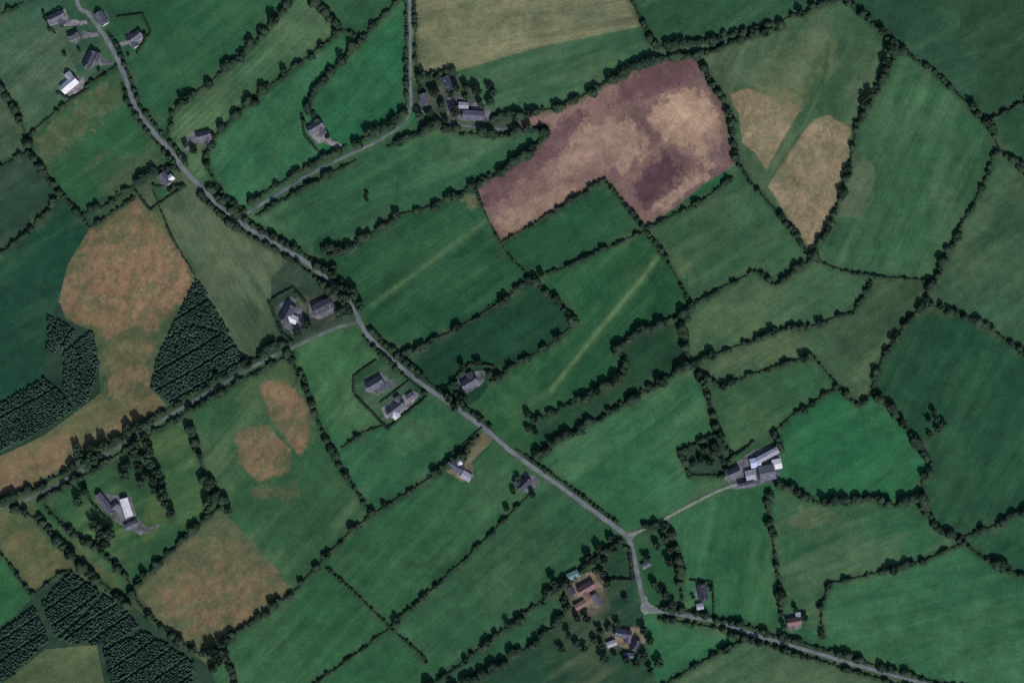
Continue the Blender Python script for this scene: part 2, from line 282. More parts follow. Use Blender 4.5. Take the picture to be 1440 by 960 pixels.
# ---------------------------------------------------------------- grid
CS=1.5; X0,Y0=-105,-105; NX,NY=1100,780
bar=np.zeros((NY,NX),bool); hed=np.zeros((NY+1,NX+1),np.float32)
nh=len(H)
for li,ln in enumerate(lines+snaps):
    for a,b in zip(ln,ln[1:]):
        n=int(math.hypot(b[0]-a[0],b[1]-a[1])/.7)+2; t=np.linspace(0,1,n)
        ix=((a[0]+(b[0]-a[0])*t-X0)/CS).astype(int); iy=((a[1]+(b[1]-a[1])*t-Y0)/CS).astype(int)
        for ax in (0,1):
            for ay in (0,1):
                k=(ix+ax>=0)&(ix+ax<NX)&(iy+ay>=0)&(iy+ay<NY); bar[iy[k]+ay,ix[k]+ax]=True
                if li<nh: hed[iy[k]+ay,ix[k]+ax]=min(1,H[li][1]/1.6)
F = [
 ('green pasture in the extreme top left corner',[(20,40),(60,8)],(48,82,62),(62,92,70),.4,0,0),
 ('field corner at the far top left',[(5,5)],(50,84,64),(62,92,70),.4,0,0),
 ('pale striped field left of the top left houses',[(45,100),(70,70),(20,120)],(56,86,66),(78,98,76),.5,40,.14),
 ('garden ground around the top left houses',[(110,90),(90,40),(140,75),(120,50)],(46,80,60),(76,90,72),.5,0,0),
 ('garden ground right of the top left road',[(180,50),(185,30)],(42,80,56),(60,90,66),.5,0,0),
 ('brownish green field left of the upper road',[(120,170),(140,240),(90,230)],(42,82,54),(84,88,66),.35,42,.05),
 ('narrow dark field at the left edge under the striped field',[(12,200),(10,170)],(50,78,60),(72,86,66),.5,0,0),
 ('reedy dark field at the left edge',[(30,270),(20,300),(60,270)],(40,66,52),(62,78,62),.6,0,0),
 ('very dark field at the left edge above the conifers',[(40,400),(80,310),(30,480),(90,340)],(28,66,50),(46,78,56),.45,0,0),
 ('big rough field of rusty grass at the left',[(170,400),(180,520),(120,400),(190,320)],(54,82,58),(84,92,64),.5,0,0),
 ('grey-green field west of the upper road',[(320,380),(240,280),(360,450)],(66,86,64),(86,98,74),.5,-60,.05),
 ('dark green field right of the top left road',[(260,60),(220,120),(340,20)],(38,80,54),(56,92,64),.35,45,.04),
 ('light strip field crossed by mowing lines',[(400,60),(330,140),(290,160)],(58,94,66),(80,108,76),.55,42,.14),
 ('dark field at the top edge left of the northern road',[(500,20),(480,5)],(38,80,54),(52,88,62),.4,45,.06),
 ('bright field around the slanting lane house',[(400,170),(350,240),(460,80),(330,210)],(38,90,62),(60,104,72),.45,42,.10),
 ('bright field left of the straight northern road',[(530,100),(480,150),(550,40)],(38,92,62),(52,102,70),.4,42,.06),
 ('pale tan-green mown field at the top',[(700,30),(620,70),(840,20)],(98,106,80),(118,118,90),.6,15,.09),
 ('green pasture right of the northern farmstead',[(800,100),(720,130),(880,60)],(54,90,64),(76,100,72),.4,20,.03),
 ('ground around the northern farmstead',[(640,140),(610,150),(620,120)],(44,64,52),(76,82,68),.6,0,0),
 ('long green field above the central dark field',[(600,230),(500,290),(400,320),(700,210)],(48,88,62),(68,100,70),.45,28,.05),
 ('bare brown ploughed field',[(800,220),(950,150),(730,290),(930,260)],(126,102,94),(106,84,84),.6,40,.05),
 ('green wedge at the right foot of the bare field',[(990,268),(960,288)],(36,88,58),(48,96,62),.4,30,.03),
 ('central dark green field with a pale streak',[(580,380),(530,440),(640,320),(700,390),(480,370)],(34,74,50),(48,86,58),.45,38,.08),
 ('dark green field under the notch of the bare field',[(800,330),(850,290),(760,370)],(36,76,52),(50,86,58),.4,28,.05),
 ('enclosed darkest field in the middle',[(700,470),(640,510),(770,440)],(24,60,44),(34,70,48),.4,35,.06),
 ('streaked field right of the enclosed dark field',[(850,440),(740,550),(890,370),(700,580),(820,400)],(36,80,52),(56,92,60),.45,50,.06),
 ('narrow dark strip field',[(800,590),(920,500),(900,540),(860,560),(930,480)],(32,66,46),(44,78,54),.4,35,.05),
 ('green field right of the streaked field',[(1010,320),(1050,350),(960,370)],(54,88,62),(70,98,68),.45,30,.04),
 ('dark field at the top edge right of centre',[(1000,20),(930,30),(1060,10)],(42,78,56),(56,88,64),.4,30,.04),
 ('slim strip between the double hedges at the top',[(950,73),(960,72)],(66,92,70),(80,100,74),.4,0,0),
 ('big straw-patched field in the upper right',[(1130,80),(1220,100),(1100,240),(1060,100),(1180,280)],(58,88,62),(82,98,74),.55,60,.03),
 ('dark field in the top right corner',[(1280,40),(1350,100)],(42,76,56),(56,86,62),.4,30,.03),
 ('darker field at the very top right edge',[(1400,100),(1420,20),(1400,150)],(42,72,52),(56,82,58),.4,0,0),
 ('small field end at the right edge in the upper right',[(1425,190),(1430,170)],(40,76,54),(52,84,60),.4,0,0),
 ('tall dull green field on the right',[(1280,250),(1300,150),(1200,330),(1270,360)],(48,86,60),(66,98,68),.5,70,.04),
 ('dull green field at the right edge',[(1400,350),(1430,300),(1350,400)],(52,84,62),(70,94,68),.5,0,.02),
 ('paler field right of centre',[(1050,440),(1150,410),(1000,480)],(58,90,64),(78,100,70),.45,30,.05),
 ('greyish field left of the dark right field',[(1180,480),(1260,430),(1100,490),(1200,520)],(60,86,62),(80,98,68),.5,30,.05),
 ('grassy field north of the farmyard',[(1080,570),(1050,600),(1030,570),(1040,640),(1130,530)],(50,88,60),(70,98,66),.45,30,.05),
 ('bright central field above the farm lane',[(880,660),(940,580),(860,700),(900,620)],(46,92,62),(66,102,70),.45,33,.06),
 ('copse ground west of the farmyard',[(990,640)],(34,60,46),(48,70,54),.4,0,0),
 ('bright green field right of the farmyard',[(1200,630),(1150,670),(1250,600)],(40,94,62),(56,104,70),.4,0,.03),
 ('large dark field at the right edge',[(1350,550),(1400,650),(1300,480),(1340,700)],(32,70,50),(46,82,58),.45,60,.04),
 ('green field south of the farmyard field',[(1200,760),(1120,760),(1280,760)],(46,88,60),(72,98,70),.55,15,.04),
 ('bright field in the bottom right corner',[(1300,860),(1400,880),(1200,860)],(44,90,62),(60,100,68),.45,15,.05),
 ('dark triangle field at the lower right edge',[(1420,760),(1400,770)],(36,76,54),(48,86,60),.4,0,0),
 ('bright field south of the farm lane',[(1020,780),(1050,720),(990,750),(1060,840)],(44,90,60),(62,100,66),.4,85,.05),
 ('small garden plots east of the lower road',[(925,790),(930,820),(905,770)],(38,80,52),(62,86,64),.5,0,0),
 ('bright small field by the bottom junction',[(950,900),(990,895)],(44,92,62),(60,100,68),.4,0,0),
 ('greyish field at the bottom edge right of centre',[(1080,940),(1020,940),(1120,950)],(60,88,64),(76,98,70),.45,0,.02),
 ('strip of pasture south of the track beside the road',[(460,520),(490,560),(450,500),(480,600)],(50,94,62),(76,108,70),.5,60,.04),
 ('garden of the two walled houses',[(530,540),(560,580),(515,550)],(40,80,54),(68,90,70),.5,0,0),
 ('green field south of the walled houses',[(570,640),(500,660),(620,610),(530,690)],(46,90,62),(64,102,70),.4,40,.05),
 ('rust-patched field south of the track',[(350,560),(330,680),(450,740),(300,610),(440,640)],(48,84,56),(72,96,66),.6,50,.05),
 ('mottled brown field in the lower left',[(300,830),(250,800),(350,820),(290,760)],(76,88,62),(94,94,68),.6,0,.03),
 ('left long field south of the road',[(600,750),(680,680),(530,800),(700,690)],(44,84,56),(60,94,64),.45,42,.06),
 ('right long field south of the road',[(740,760),(650,870),(800,740),(800,780)],(46,84,58),(62,96,66),.45,42,.06),
 ('field at the bottom left of centre',[(440,880),(380,920),(480,930),(500,870)],(42,82,54),(56,92,62),.45,42,.06),
 ('small bottom field under the thin hedge crossing',[(550,930),(500,960),(560,955)],(42,84,56),(54,92,62),.4,42,.05),
 ('pasture at the bottom between two thick hedges',[(750,880),(700,910)],(44,84,58),(56,90,62),.4,42,.04),
 ('garden ground of the bottom centre houses',[(840,860),(860,810),(850,930),(760,950),(880,880)],(34,66,48),(64,80,60),.6,0,0),
 ('grounds of the large courtyard house',[(250,650),(100,700),(240,720),(160,680),(220,770),(150,760)],(48,84,54),(74,98,64),.55,30,.03),
 ('tawny strip field above the track at the left edge',[(100,620),(40,670),(200,590),(20,660)],(78,90,62),(102,98,70),.5,30,.03),
 ('brown-green field in the lower left',[(40,760),(60,790),(20,745)],(62,84,56),(90,90,62),.5,0,.02),
 ('small bright field at the lower left edge',[(15,840),(8,800)],(40,84,52),(50,92,58),.4,0,0),
 ('olive field at the bottom left edge',[(90,940),(60,950)],(76,92,64),(94,102,70),.5,0,.02),
 ('dark ground under the triangular plantation',[(290,480),(250,520)],(34,60,48),(44,68,52),.5,0,0),
 ('dark ground under the left edge conifers',[(50,580),(20,600),(95,510),(110,530)],(34,60,48),(44,68,52),.5,0,0),
 ('dark ground under the lower left plantation',[(120,850),(160,900),(220,930),(20,920),(80,870)],(36,60,46),(48,70,52),.5,0,0),
 ('garden of the hedged white house beside the upper road',[(225,265)],(42,84,56),(58,92,66),.4,0,0),
 ('garden of the house left of the road bend',[(405,450)],(44,64,52),(68,78,66),.5,0,0),
]
lab=np.full((NY,NX),-1,np.int16)
for i,f in enumerate(F):
    for x,y in f[1]:
        ix,iy=int((x-X0)/CS),int((y-Y0)/CS)
        if 0<=ix<NX and 0<=iy<NY:
            sl=lab[iy-2:iy+3,ix-2:ix+3]; sl[~bar[iy-2:iy+3,ix-2:ix+3]]=i
def grow(lab,ok,maxit):
    for it in range(maxit):
        ch=False
        for dy,dx in ((0,1),(0,-1),(1,0),(-1,0)):
            d=lab[max(dy,0):NY+min(dy,0),max(dx,0):NX+min(dx,0)]
            s=lab[max(-dy,0):NY+min(-dy,0),max(-dx,0):NX+min(-dx,0)]
            o=ok[max(dy,0):NY+min(dy,0),max(dx,0):NX+min(dx,0)]
            m=(d<0)&(s>=0)&o
            if m.any(): d[m]=s[m]; ch=True
        if not ch: break
grow(lab,~bar,900)
grow(lab,np.ones_like(bar),900)
gx=X0+CS*np.arange(NX+1); gy=Y0+CS*np.arange(NY+1); GX,GY=np.meshgrid(gx,gy)
T=rng.random((512,512))
def vn(x,y,o=0):
    xi=np.floor(x).astype(int); yi=np.floor(y).astype(int); fx=x-xi; fy=y-yi
    fx=fx*fx*(3-2*fx); fy=fy*fy*(3-2*fy); xi=(xi+o)%511; yi=(yi+o*3)%511
    return (T[yi,xi]*(1-fx)+T[yi,xi+1]*fx)*(1-fy)+(T[yi+1,xi]*(1-fx)+T[yi+1,xi+1]*fx)*fy
def fbm(sc,oc=5,o=0,x=GX,y=GY,g=.58):
    a=0;w=1;t=0
    for k in range(oc):
        a=a+w*vn(x/sc*2**k+k*17.3+200,y/sc*2**k+k*9.1+200,o+k*31); t+=w; w*=g
    return a/t
ss=lambda a,b,x: (lambda t:t*t*(3-2*t))(np.clip((x-a)/(b-a),0,1))
nA=fbm(90,6,3); nB=fbm(34,5,50); nC=fbm(9,4,90); nD=fbm(160,4,130)
def inpoly(P,x=GX,y=GY):
    m=np.zeros(x.shape,bool)
    for (x1,y1),(x2,y2) in zip(P,P[1:]+P[:1]):
        if y1==y2: continue
        c=((y1>y)!=(y2>y))&(x<(x2-x1)*(y-y1)/(y2-y1)+x1); m^=c
    return m
def blur(a,n):
    a=a.astype(np.float32)
    for _ in range(3):
        for ax in (0,1):
            c=np.cumsum(np.pad(a,[(n+1,n) if k==ax else (0,0) for k in (0,1)],mode='edge'),axis=ax)
            a=(c[2*n+1:]-c[:-2*n-1])/(2*n+1) if ax==0 else (c[:,2*n+1:]-c[:,:-2*n-1])/(2*n+1)
    return a
rust=(128,102,80); fringe=(88,92,64); straw=(142,124,100)
BIG=[(122,335),(150,305),(190,276),(212,300),(237,330),(254,360),(274,388),(262,420),(238,442),(212,468),(180,460),(155,480),(130,460),(95,445),(80,415),(90,375)]
PT=[
 (straw,[(1026,134),(1050,124),(1082,134),(1128,152),(1110,180),(1098,200),(1078,240),(1062,215),(1044,200),(1040,165)],1,1.0,.9,'C',.42),
 (straw,[(1142,170),(1165,162),(1196,180),(1193,240),(1182,270),(1168,314),(1150,358),(1132,345),(1112,312),(1080,262),(1098,232),(1112,210)],1,1.1,.9,'C',.48),
 ((96,108,76),[(1060,90),(1160,40),(1180,80),(1120,150),(1040,125)],8,1.1,.55,'A',.4),
 ((112,110,80),[(1060,115),(1110,125),(1140,150),(1120,160),(1070,130)],3,1.4,.5,'C',.5),
 (fringe,BIG,5,1.3,.75,'B',.35),
 (rust,BIG,4,2.4,.74,'C',.75),
 ((140,112,88),[(170,350),(235,335),(268,388),(240,430),(190,440),(130,410)],6,2.6,.6,'C',.75),
 (fringe,[(150,470),(225,465),(214,530),(230,582),(175,595),(140,552)],6,1.6,.6,'B',.5),
 (rust,[(160,480),(220,475),(212,530),(226,578),(180,590),(150,550)],6,2.6,.5,'C',.75),
 (rust,[(-100,650),(60,630),(140,600),(60,680),(-100,740)],6,2.4,.65,'C',.65),
 (rust,[(140,560),(225,545),(235,575),(150,620)],6,2.4,.5,'C',.75),
 (fringe,[(366,540),(405,530),(438,568),(444,610),(425,645),(395,612),(372,582)],3,1.6,.45,'B',.5),
 (rust,[(365,540),(402,535),(432,570),(438,608),(422,640),(402,612),(380,585)],2,1.6,.85,'C',.6),
 (rust,[(330,604),(372,598),(408,632),(406,665),(366,676),(338,655)],2,1.8,.8,'C',.6),
 (rust,[(345,688),(420,676),(420,698),(362,702)],3,2.6,.35,'C',.7),
 ((112,98,74),[(205,830),(300,735),(350,775),(405,830),(330,885),(265,905)],9,3.2,.6,'C',.85),
 ((126,98,76),[(215,835),(310,795),(385,805),(395,835),(330,885),(265,898)],8,3.4,.5,'C',.95),
 ((104,100,74),[(50,190),(160,100),(180,135),(120,190),(60,235)],7,2.2,.6,'C',.6),
 ((162,136,116),[(915,140),(975,118),(1005,150),(1020,195),(985,235),(935,200),(912,175)],7,1.4,.95,'B',.15),
 ((154,130,112),[(780,250),(800,190),(870,160),(905,180),(900,230),(830,245)],8,1.8,.75,'B',.2),
 ((150,128,108),[(690,310),(800,255),(820,262),(712,335)],4,1.6,.7,'B',.2),
 ((178,150,128),[(925,150),(960,138),(978,172),(940,180)],5,1.0,.8,'B',.15),
 ((160,136,118),[(905,285),(1000,225),(1022,225),(920,305)],5,1.4,.7,'B',.15),
 ((86,62,70),[(890,90),(975,80),(985,110),(900,140),(850,160),(870,125)],7,1.8,.75,'B',.2),
 ((72,52,62),[(895,245),(935,215),(965,235),(940,275),(905,305),(895,270)],6,1.6,.85,'B',.15),
 ((90,68,74),[(672,262),(720,235),(770,190),(800,160),(830,150),(790,215),(720,265),(682,300)],5,1.8,.8,'B',.2),
 ((82,62,70),[(940,195),(1000,215),(960,240),(925,225)],6,1.8,.6,'B',.2),
 ((112,94,92),[(985,190),(1028,170),(1030,222),(1000,235)],5,1.4,.6,'B',.2),
 ((110,86,82),[(790,255),(830,225),(870,200),(880,215),(840,245),(800,262)],3,2.0,.6,'B',.3),
 ((118,110,86),[(640,642),(678,602),(698,614),(664,648)],1,.3,.85,'B',.2),
 ((58,102,64),[(410,495),(490,465),(500,520),(450,545)],7,.8,.6,'A',.1),
 ((96,98,72),[(1095,712),(1180,712),(1200,728),(1130,744)],6,2.4,.6,'C',.6),
 ((90,104,72),[(930,345),(960,350),(975,410),(955,400)],6,1.8,.5,'B',.4),
 ((118,110,84),[(640,276),(662,268),(678,300),(662,292)],3,1.8,.6,'C',.4),
 ((62,98,66),[(700,545),(740,520),(770,560),(700,600)],7,.8,.4,'A',.1),
 ((58,102,68),[(360,170),(430,120),(440,190),(370,240)],7,1.2,.4,'A',.1),
 ((74,104,76),[(640,170),(740,190),(700,215),(620,215)],7,1.3,.5,'A',.2),
 ((68,100,68),[(540,600),(640,580),(610,620),(560,640)],8,1.3,.4,'A',.1),
 ((80,104,76),[(400,5),(440,10),(470,45),(400,90),(380,60)],8,1.1,.4,'A',.2),
 ((96,104,80),[(385,430),(440,415),(430,440),(400,460)],3,1.0,.5,'B',.3),
 ((106,98,70),[(0,750),(60,760),(90,795),(40,820)],6,2.6,.5,'C',.7),
 ((88,102,60),[(205,700),(225,690),(235,735),(195,765)],4,1.0,.6,'A',.3),
 ((36,62,48),[(160,640),(235,650),(215,700),(150,680)],6,1.2,.5,'A',.2),
 ((96,84,78),[(786,800),(850,800),(856,830),(840,872),(798,856)],4,1.4,.75,'B',.4),
 ((92,86,80),[(850,880),(908,880),(904,918),(850,914)],4,1.6,.65,'B',.5),
 ((92,88,72),[(262,190),(290,180),(306,206),(270,215)],4,1.6,.5,'B',.5),
 ((68,62,60),[(425,422),(475,412),(482,442),(440,455)],3,1.2,.6,'B',.3),
 ((84,104,76),[(1310,260),(1345,265),(1340,300),(1305,300)],6,1.2,.35,'A',.1),  # soft pale haze painted into the tall right field's colour
 ((122,122,92),[(600,30),(700,20),(760,50),(660,85),(600,80)],9,1.6,.5,'A',.2),
]
ST=[((86,110,74),[(525,428),(600,372),(690,305)],3.6,.62),((98,122,84),[(775,548),(850,455),(900,395),(925,362)],3.2,.85),((76,104,70),[(725,580),(775,548)],5,.45),((70,100,66),[(765,560),(850,462),(918,372)],8,.28),
 ((84,104,72),[(1165,60),(1170,95),(1130,180),(1070,248)],3,.6),((48,80,54),[(1165,60),(1152,150),(1130,180),(1090,245)],3.5,.7),((78,100,70),[(1150,155),(1120,190),(1080,250)],1.6,.6),
 ((98,108,80),[(660,95),(760,65),(905,35)],2.5,.5),((54,86,60),[(1300,90),(1440,60)],2,.6),((60,82,62),[(215,268),(300,340),(440,400)],5,.35),
 ((64,94,66),[(360,762),(412,828)],2,.4),((96,100,78),[(235,320),(275,388),(345,508)],2.5,.5),((84,92,70),[(240,300),(320,360),(420,400)],3,.4),
 ((70,104,70),[(1080,720),(1090,850)],5,.4),((76,102,76),[(1110,800),(1290,780)],3,.4),((60,90,62),[(545,480),(610,420),(700,365)],1.6,.45),((50,84,58),[(500,400),(600,330),(668,285)],1.6,.4),
 ((88,104,78),[(590,40),(700,60),(840,20)],2,.25),((62,92,64),[(395,300),(480,262),(620,205)],1.6,.35),((64,94,66),[(1225,240),(1300,170),(1350,165)],1.8,.3),((60,92,64),[(820,690),(900,640),(985,610)],1.5,.35),
 ((56,88,62),[(1160,840),(1280,830),(1430,870)],1.6,.35),((70,96,68),[(600,740),(690,700),(730,695)],1.5,.4),((66,92,66),[(460,560),(480,520),(505,475)],1.5,.4),
 ((38,64,46),[(790,440),(720,500),(660,530)],2,.4),((64,88,62),[(1040,500),(1090,480),(1200,450)],2,.4),((70,90,64),[(200,330),(180,420),(190,520)],2.5,.4)]
def segd(pts):
    d=np.full(GX.shape,1e9,np.float32)
    for a,b in zip(pts,pts[1:]):
        dx,dy=b[0]-a[0],b[1]-a[1]; t=np.clip(((GX-a[0])*dx+(GY-a[1])*dy)/(dx*dx+dy*dy),0,1)
        d=np.minimum(d,np.hypot(GX-a[0]-t*dx,GY-a[1]-t*dy))
    return d
masks=[]
NN={'A':fbm(26,6,210),'B':fbm(12,5,240,g=.7),'C':fbm(16,6,270,g=.85)}
ca,sa=math.cos(math.radians(60)),math.sin(math.radians(60))
SP=ss(.41,.58,.35*fbm(5,4,300,g=.8)+.35*fbm(1,4,320,(GX*ca-GY*sa)/16,(GX*sa+GY*ca)/5,g=.8)+.30*fbm(24,4,350,g=.6))
for col,P,bl,push,stg,na,spk in PT:
    b0=blur(inpoly(P),bl)
    m=b0+(NN[na]-.5)*push
    m=ss(.30,.66,m)*ss(.03,.3,b0)*stg*(1-spk*(1-SP))
    cx=sum(p[0] for p in P)/len(P); cy=sum(p[1] for p in P)/len(P)
    own=lab[int(np.clip((cy-Y0)/CS,0,NY-1)),int(np.clip((cx-X0)/CS,0,NX-1))]
    masks.append((own,lin(col),m))
for col,P,sg,stg in ST:
    m=np.exp(-(segd(P)/sg)**2)*stg*(.2+1.5*(NN['B']))
    masks.append((None,lin(col),np.clip(m,0,1)))
dr=np.full(GX.shape,1e9,np.float32)
for r in roads: dr=np.minimum(dr,segd(r[2]))
masks.append((None,lin((66,86,62)),.6*np.exp(-(dr/7)**2)))
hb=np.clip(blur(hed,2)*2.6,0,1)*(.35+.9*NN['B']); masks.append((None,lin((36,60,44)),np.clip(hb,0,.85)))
hb2=np.clip(blur(hed,4)*2.2,0,1)*ss(.5,.7,NN['A']); masks.append((None,lin((84,98,70)),np.clip(hb2,0,.35)))
# ---------------------------------------------------------------- field meshes
vid=np.arange((NY+1)*(NX+1)).reshape(NY+1,NX+1)
vx=(GX-720)*S; vy=(480-GY)*S
for i,(label,seeds,c1,c2,amt,sa_,sk) in enumerate(F):
    cy,cx=np.nonzero(lab==i)
    if len(cy)==0: print('EMPTY FIELD',label); continue
    q=np.stack([vid[cy,cx],vid[cy+1,cx],vid[cy+1,cx+1],vid[cy,cx+1]],1)
    u,inv=np.unique(q.ravel(),return_inverse=True)
    Fq=inv.reshape(-1,4)
    V=np.stack([vx.ravel()[u],vy.ravel()[u],np.zeros(len(u))],1)
    A,B,Cn,D=(z.ravel()[u] for z in (nA,nB,nC,nD))
    gxu,gyu=GX.ravel()[u],GY.ravel()[u]
    t=math.radians((sa_ or 35)+random.uniform(-6,6)); pc=gxu*math.sin(t)+gyu*math.cos(t); pl=gxu*math.cos(t)-gyu*math.sin(t)
    Sn=fbm(1,5,400+i*7,pl/110,pc/12,g=.65)
    a=np.array(lin(c1)); b=np.array(lin(c2))
    w=np.clip(ss(.40,.66,.6*A+.4*Sn)*amt*1.7,0,1)[:,None]
    col=a*(1-w)+b*w
    br=1+.30*(B-.5)+.42*(Cn-.5)+.45*(D-.5)+.42*(Sn-.5)
    if sk:
        br+=sk*.85*np.sin(pc*2*math.pi/random.uniform(5,8)+3*A)*np.clip(-.2+2.0*B,0,1.3)
    col=col*br[:,None]
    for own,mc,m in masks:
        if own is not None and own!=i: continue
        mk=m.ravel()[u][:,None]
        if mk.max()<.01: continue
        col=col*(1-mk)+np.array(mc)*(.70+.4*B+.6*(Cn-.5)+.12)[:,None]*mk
    me=npmesh('field',V,Fq)
    at=me.color_attributes.new('soil_and_haze','FLOAT_COLOR','POINT')
    at.data.foreach_set('color',np.concatenate([np.clip(col*np.array([1,.98,.97]),.004,1),np.ones((len(u),1))],1).astype(np.float32).ravel())
    tag(link('field',me,M_field),label,'field',None,'structure')
gp=meshobj('ground',[(-9000,-9000,-.4),(9000,-9000,-.4),(9000,9000,-.4),(-9000,9000,-.4)],[(0,1,2,3)],M_far)
tag(gp,'farmland stretching away beyond the mapped fields','ground',None,'structure')

# ---------------------------------------------------------------- roads
def smooth(pts,n=6):
    out=[]
    for i in range(len(pts)-1):
        p0=pts[max(i-1,0)];p1=pts[i];p2=pts[i+1];p3=pts[min(i+2,len(pts)-1)]
        for k in range(n):
            t=k/n
            out.append(tuple(.5*((2*p1[j])+(-p0[j]+p2[j])*t+(2*p0[j]-5*p1[j]+4*p2[j]-p3[j])*t*t+(-p0[j]+3*p1[j]-3*p2[j]+p3[j])*t**3) for j in (0,1)))
    out.append(pts[-1]); return out
for k,(nm,lb,pts,w,mt) in enumerate(roads):
    P=smooth(pts); z=.10+.03*(len(roads)-k)
    Lo,Ro=offs(P,1),offs(P,-1); vs=[]
    for i in range(len(P)):
        hl,hr=w/2*random.uniform(.80,1.12),w/2*random.uniform(.80,1.12)
        l=(P[i][0]+(Lo[i][0]-P[i][0])*hl,P[i][1]+(Lo[i][1]-P[i][1])*hl); r_=(P[i][0]+(Ro[i][0]-P[i][0])*hr,P[i][1]+(Ro[i][1]-P[i][1])*hr)
        vs+=[(*W(*l),z),(*W(*P[i]),z+.06),(*W(*r_),z)]
    fs=[(3*i+j,3*i+3+j,3*i+4+j,3*i+1+j) for i in range(len(P)-1) for j in (0,1)]
    tag(meshobj(nm,vs,fs,mt),lb,'road' if nm=='road' else 'lane',None,'structure')
def patch(name,P,mt,label,z=.08):
    Q=[]
    for a,b in zip(P,P[1:]+P[:1]):
        n=max(2,int(math.hypot(b[0]-a[0],b[1]-a[1])/3))
        for k in range(n):
            t=k/n; Q.append((a[0]+(b[0]-a[0])*t+random.uniform(-.9,.9),a[1]+(b[1]-a[1])*t+random.uniform(-.9,.9)))
    bm=bmesh.new(); vs=[bm.verts.new((*W(*q),z)) for q in Q]; f=bm.faces.new(vs)
    f.normal_update()
    if f.normal.z<0: f.normal_flip()
    bmesh.ops.triangulate(bm,faces=bm.faces[:])
    me=bpy.data.meshes.new(name); bm.to_mesh(me); bm.free()
    tag(link(name,me,mt),label,'ground',None,'structure')
patch('road_junction',[(903,840),(900,853),(905,864),(925,862),(932,857),(915,850),(908,838)],M_lane,'widened tarmac at the bottom centre junction',.09)
patch('road_junction',[(870,743),(884,764),(888,760),(900,748),(898,745),(880,749)],M_road,'flared mouth of the pale farm lane',.075)
dv=[([(68,18),(92,13),(98,28),(122,30),(123,35),(96,36),(72,32)],M_drive,'pale drive of the topmost left house'),
 ([(98,46),(112,43),(138,47),(140,51),(118,55),(108,62),(97,58)],M_yard,'drive by the second house of the top left group'),
 ([(172,66),(182,61),(198,62),(203,48),(180,46),(176,58),(168,61)],M_drive,'drive of the house right of the top left road'),
 ([(118,98),(128,94),(158,91),(161,86),(140,82),(132,72),(120,76)],M_yard,'drive of the dark-roofed house in the top left'),
 ([(84,118),(96,106),(120,110),(116,128),(98,136)],M_drive,'bright yard of the pale-roofed top left house'),
 ([(264,190),(275,184),(298,198),(292,204),(270,203),(260,220),(256,218)],M_yard,'drive of the small house beside the upper road'),
 ([(223,242),(238,240),(244,258),(232,266),(225,262)],M_yard,'yard of the hedged white house beside the upper road'),
 ([(434,172),(450,166),(461,192),(484,206),(482,211),(455,201),(446,202),(437,192)],M_drive,'curved drive of the slanting lane house'),
 ([(622,140),(642,134),(688,152),(694,170),(650,170),(630,160)],M_yard,'yard of the northern farmstead'),
 ([(388,430),(410,416),(426,436),(430,466),(418,472),(398,460)],M_yard,'gravel around the house left of the road bend'),
 ([(434,426),(468,417),(475,438),(448,449),(436,446)],M_yard,'dark yard of the long barn by the road bend'),
 ([(512,536),(536,524),(556,540),(548,545),(530,556),(514,550)],M_yard,'gravel around the upper walled house'),
 ([(536,574),(560,558),(582,549),(589,555),(578,572),(552,589),(542,588)],M_drive,'gravel around the lower walled house'),
 ([(644,534),(655,523),(686,520),(680,538),(658,553),(643,549)],M_yard,'gravel around the house among trees above the road'),
 ([(624,652),(640,644),(654,640),(664,648),(666,670),(652,678),(630,664)],M_browny,'tan yard around the house just south of the road'),
 ([(724,678),(738,664),(756,672),(760,681),(742,693),(730,690)],M_yard,'yard of the dark cottage below the road'),
 ([(1018,672),(1030,655),(1056,634),(1090,626),(1100,650),(1094,676),(1062,684),(1030,688)],M_yard,'concrete farmyard among the big sheds'),
 ([(134,700),(144,694),(184,698),(192,728),(206,742),(224,736),(222,742),(198,752),(178,744),(148,720)],M_yard,'gravel court of the large courtyard house'),
 ([(796,815),(830,800),(850,828),(838,862),(812,858),(806,835)],M_browny,'brown yard of the lower farmhouse'),
 ([(862,882),(898,882),(908,903),(880,911),(860,904)],M_browny,'yard of the bottom centre houses'),
 ([(976,826),(983,824),(988,868),(982,869)],M_yard,'drive of the dark-roofed house near the bottom road'),
 ([(1106,866),(1124,862),(1128,882),(1110,888)],M_yard,'yard of the reddish cottage by the bottom road'),
 ([(592,134),(602,132),(605,150),(589,152)],M_yard,'paved apron of the cottage at the northern road end'),
 ([(134,20),(149,16),(156,33),(141,38)],M_yard,'forecourt of the house by the top left road')]
for p,m,l in dv: patch('driveway',p,m,l,.06)

# ---------------------------------------------------------------- foliage geometry
def ico(sub):
    bm=bmesh.new(); bmesh.ops.create_icosphere(bm,subdivisions=sub,radius=1)
    V=np.array([v.co[:] for v in bm.verts]); Fc=np.array([[v.index for v in f.verts] for f in bm.faces]); bm.free(); return V,Fc
I1,I2=ico(1),ico(2)
def blobs(cent,rad,ic,jit=.3,zs=.9):
    V0,F0=ic; n=len(cent); k=len(V0)
    V=V0[None]*(1+jit*(rng.random((n,k,1))*2-1))*rad[:,None,None]; V[:,:,2]*=zs
    ang=rng.random(n)*6.28; c,s=np.cos(ang)[:,None],np.sin(ang)[:,None]
    x=V[:,:,0]*c-V[:,:,1]*s; y=V[:,:,0]*s+V[:,:,1]*c; V[:,:,0]=x; V[:,:,1]=y
    V+=cent[:,None,:]
    Fc=F0[None]+(np.arange(n)*k)[:,None,None]
    return V.reshape(-1,3),Fc.reshape(-1,3)
def join(parts):
    Vs=[];Fs=[];o=0
    for V,Fc in parts: Vs.append(V);Fs.append(Fc+o);o+=len(V)
    return np.concatenate(Vs),np.concatenate(Fs)
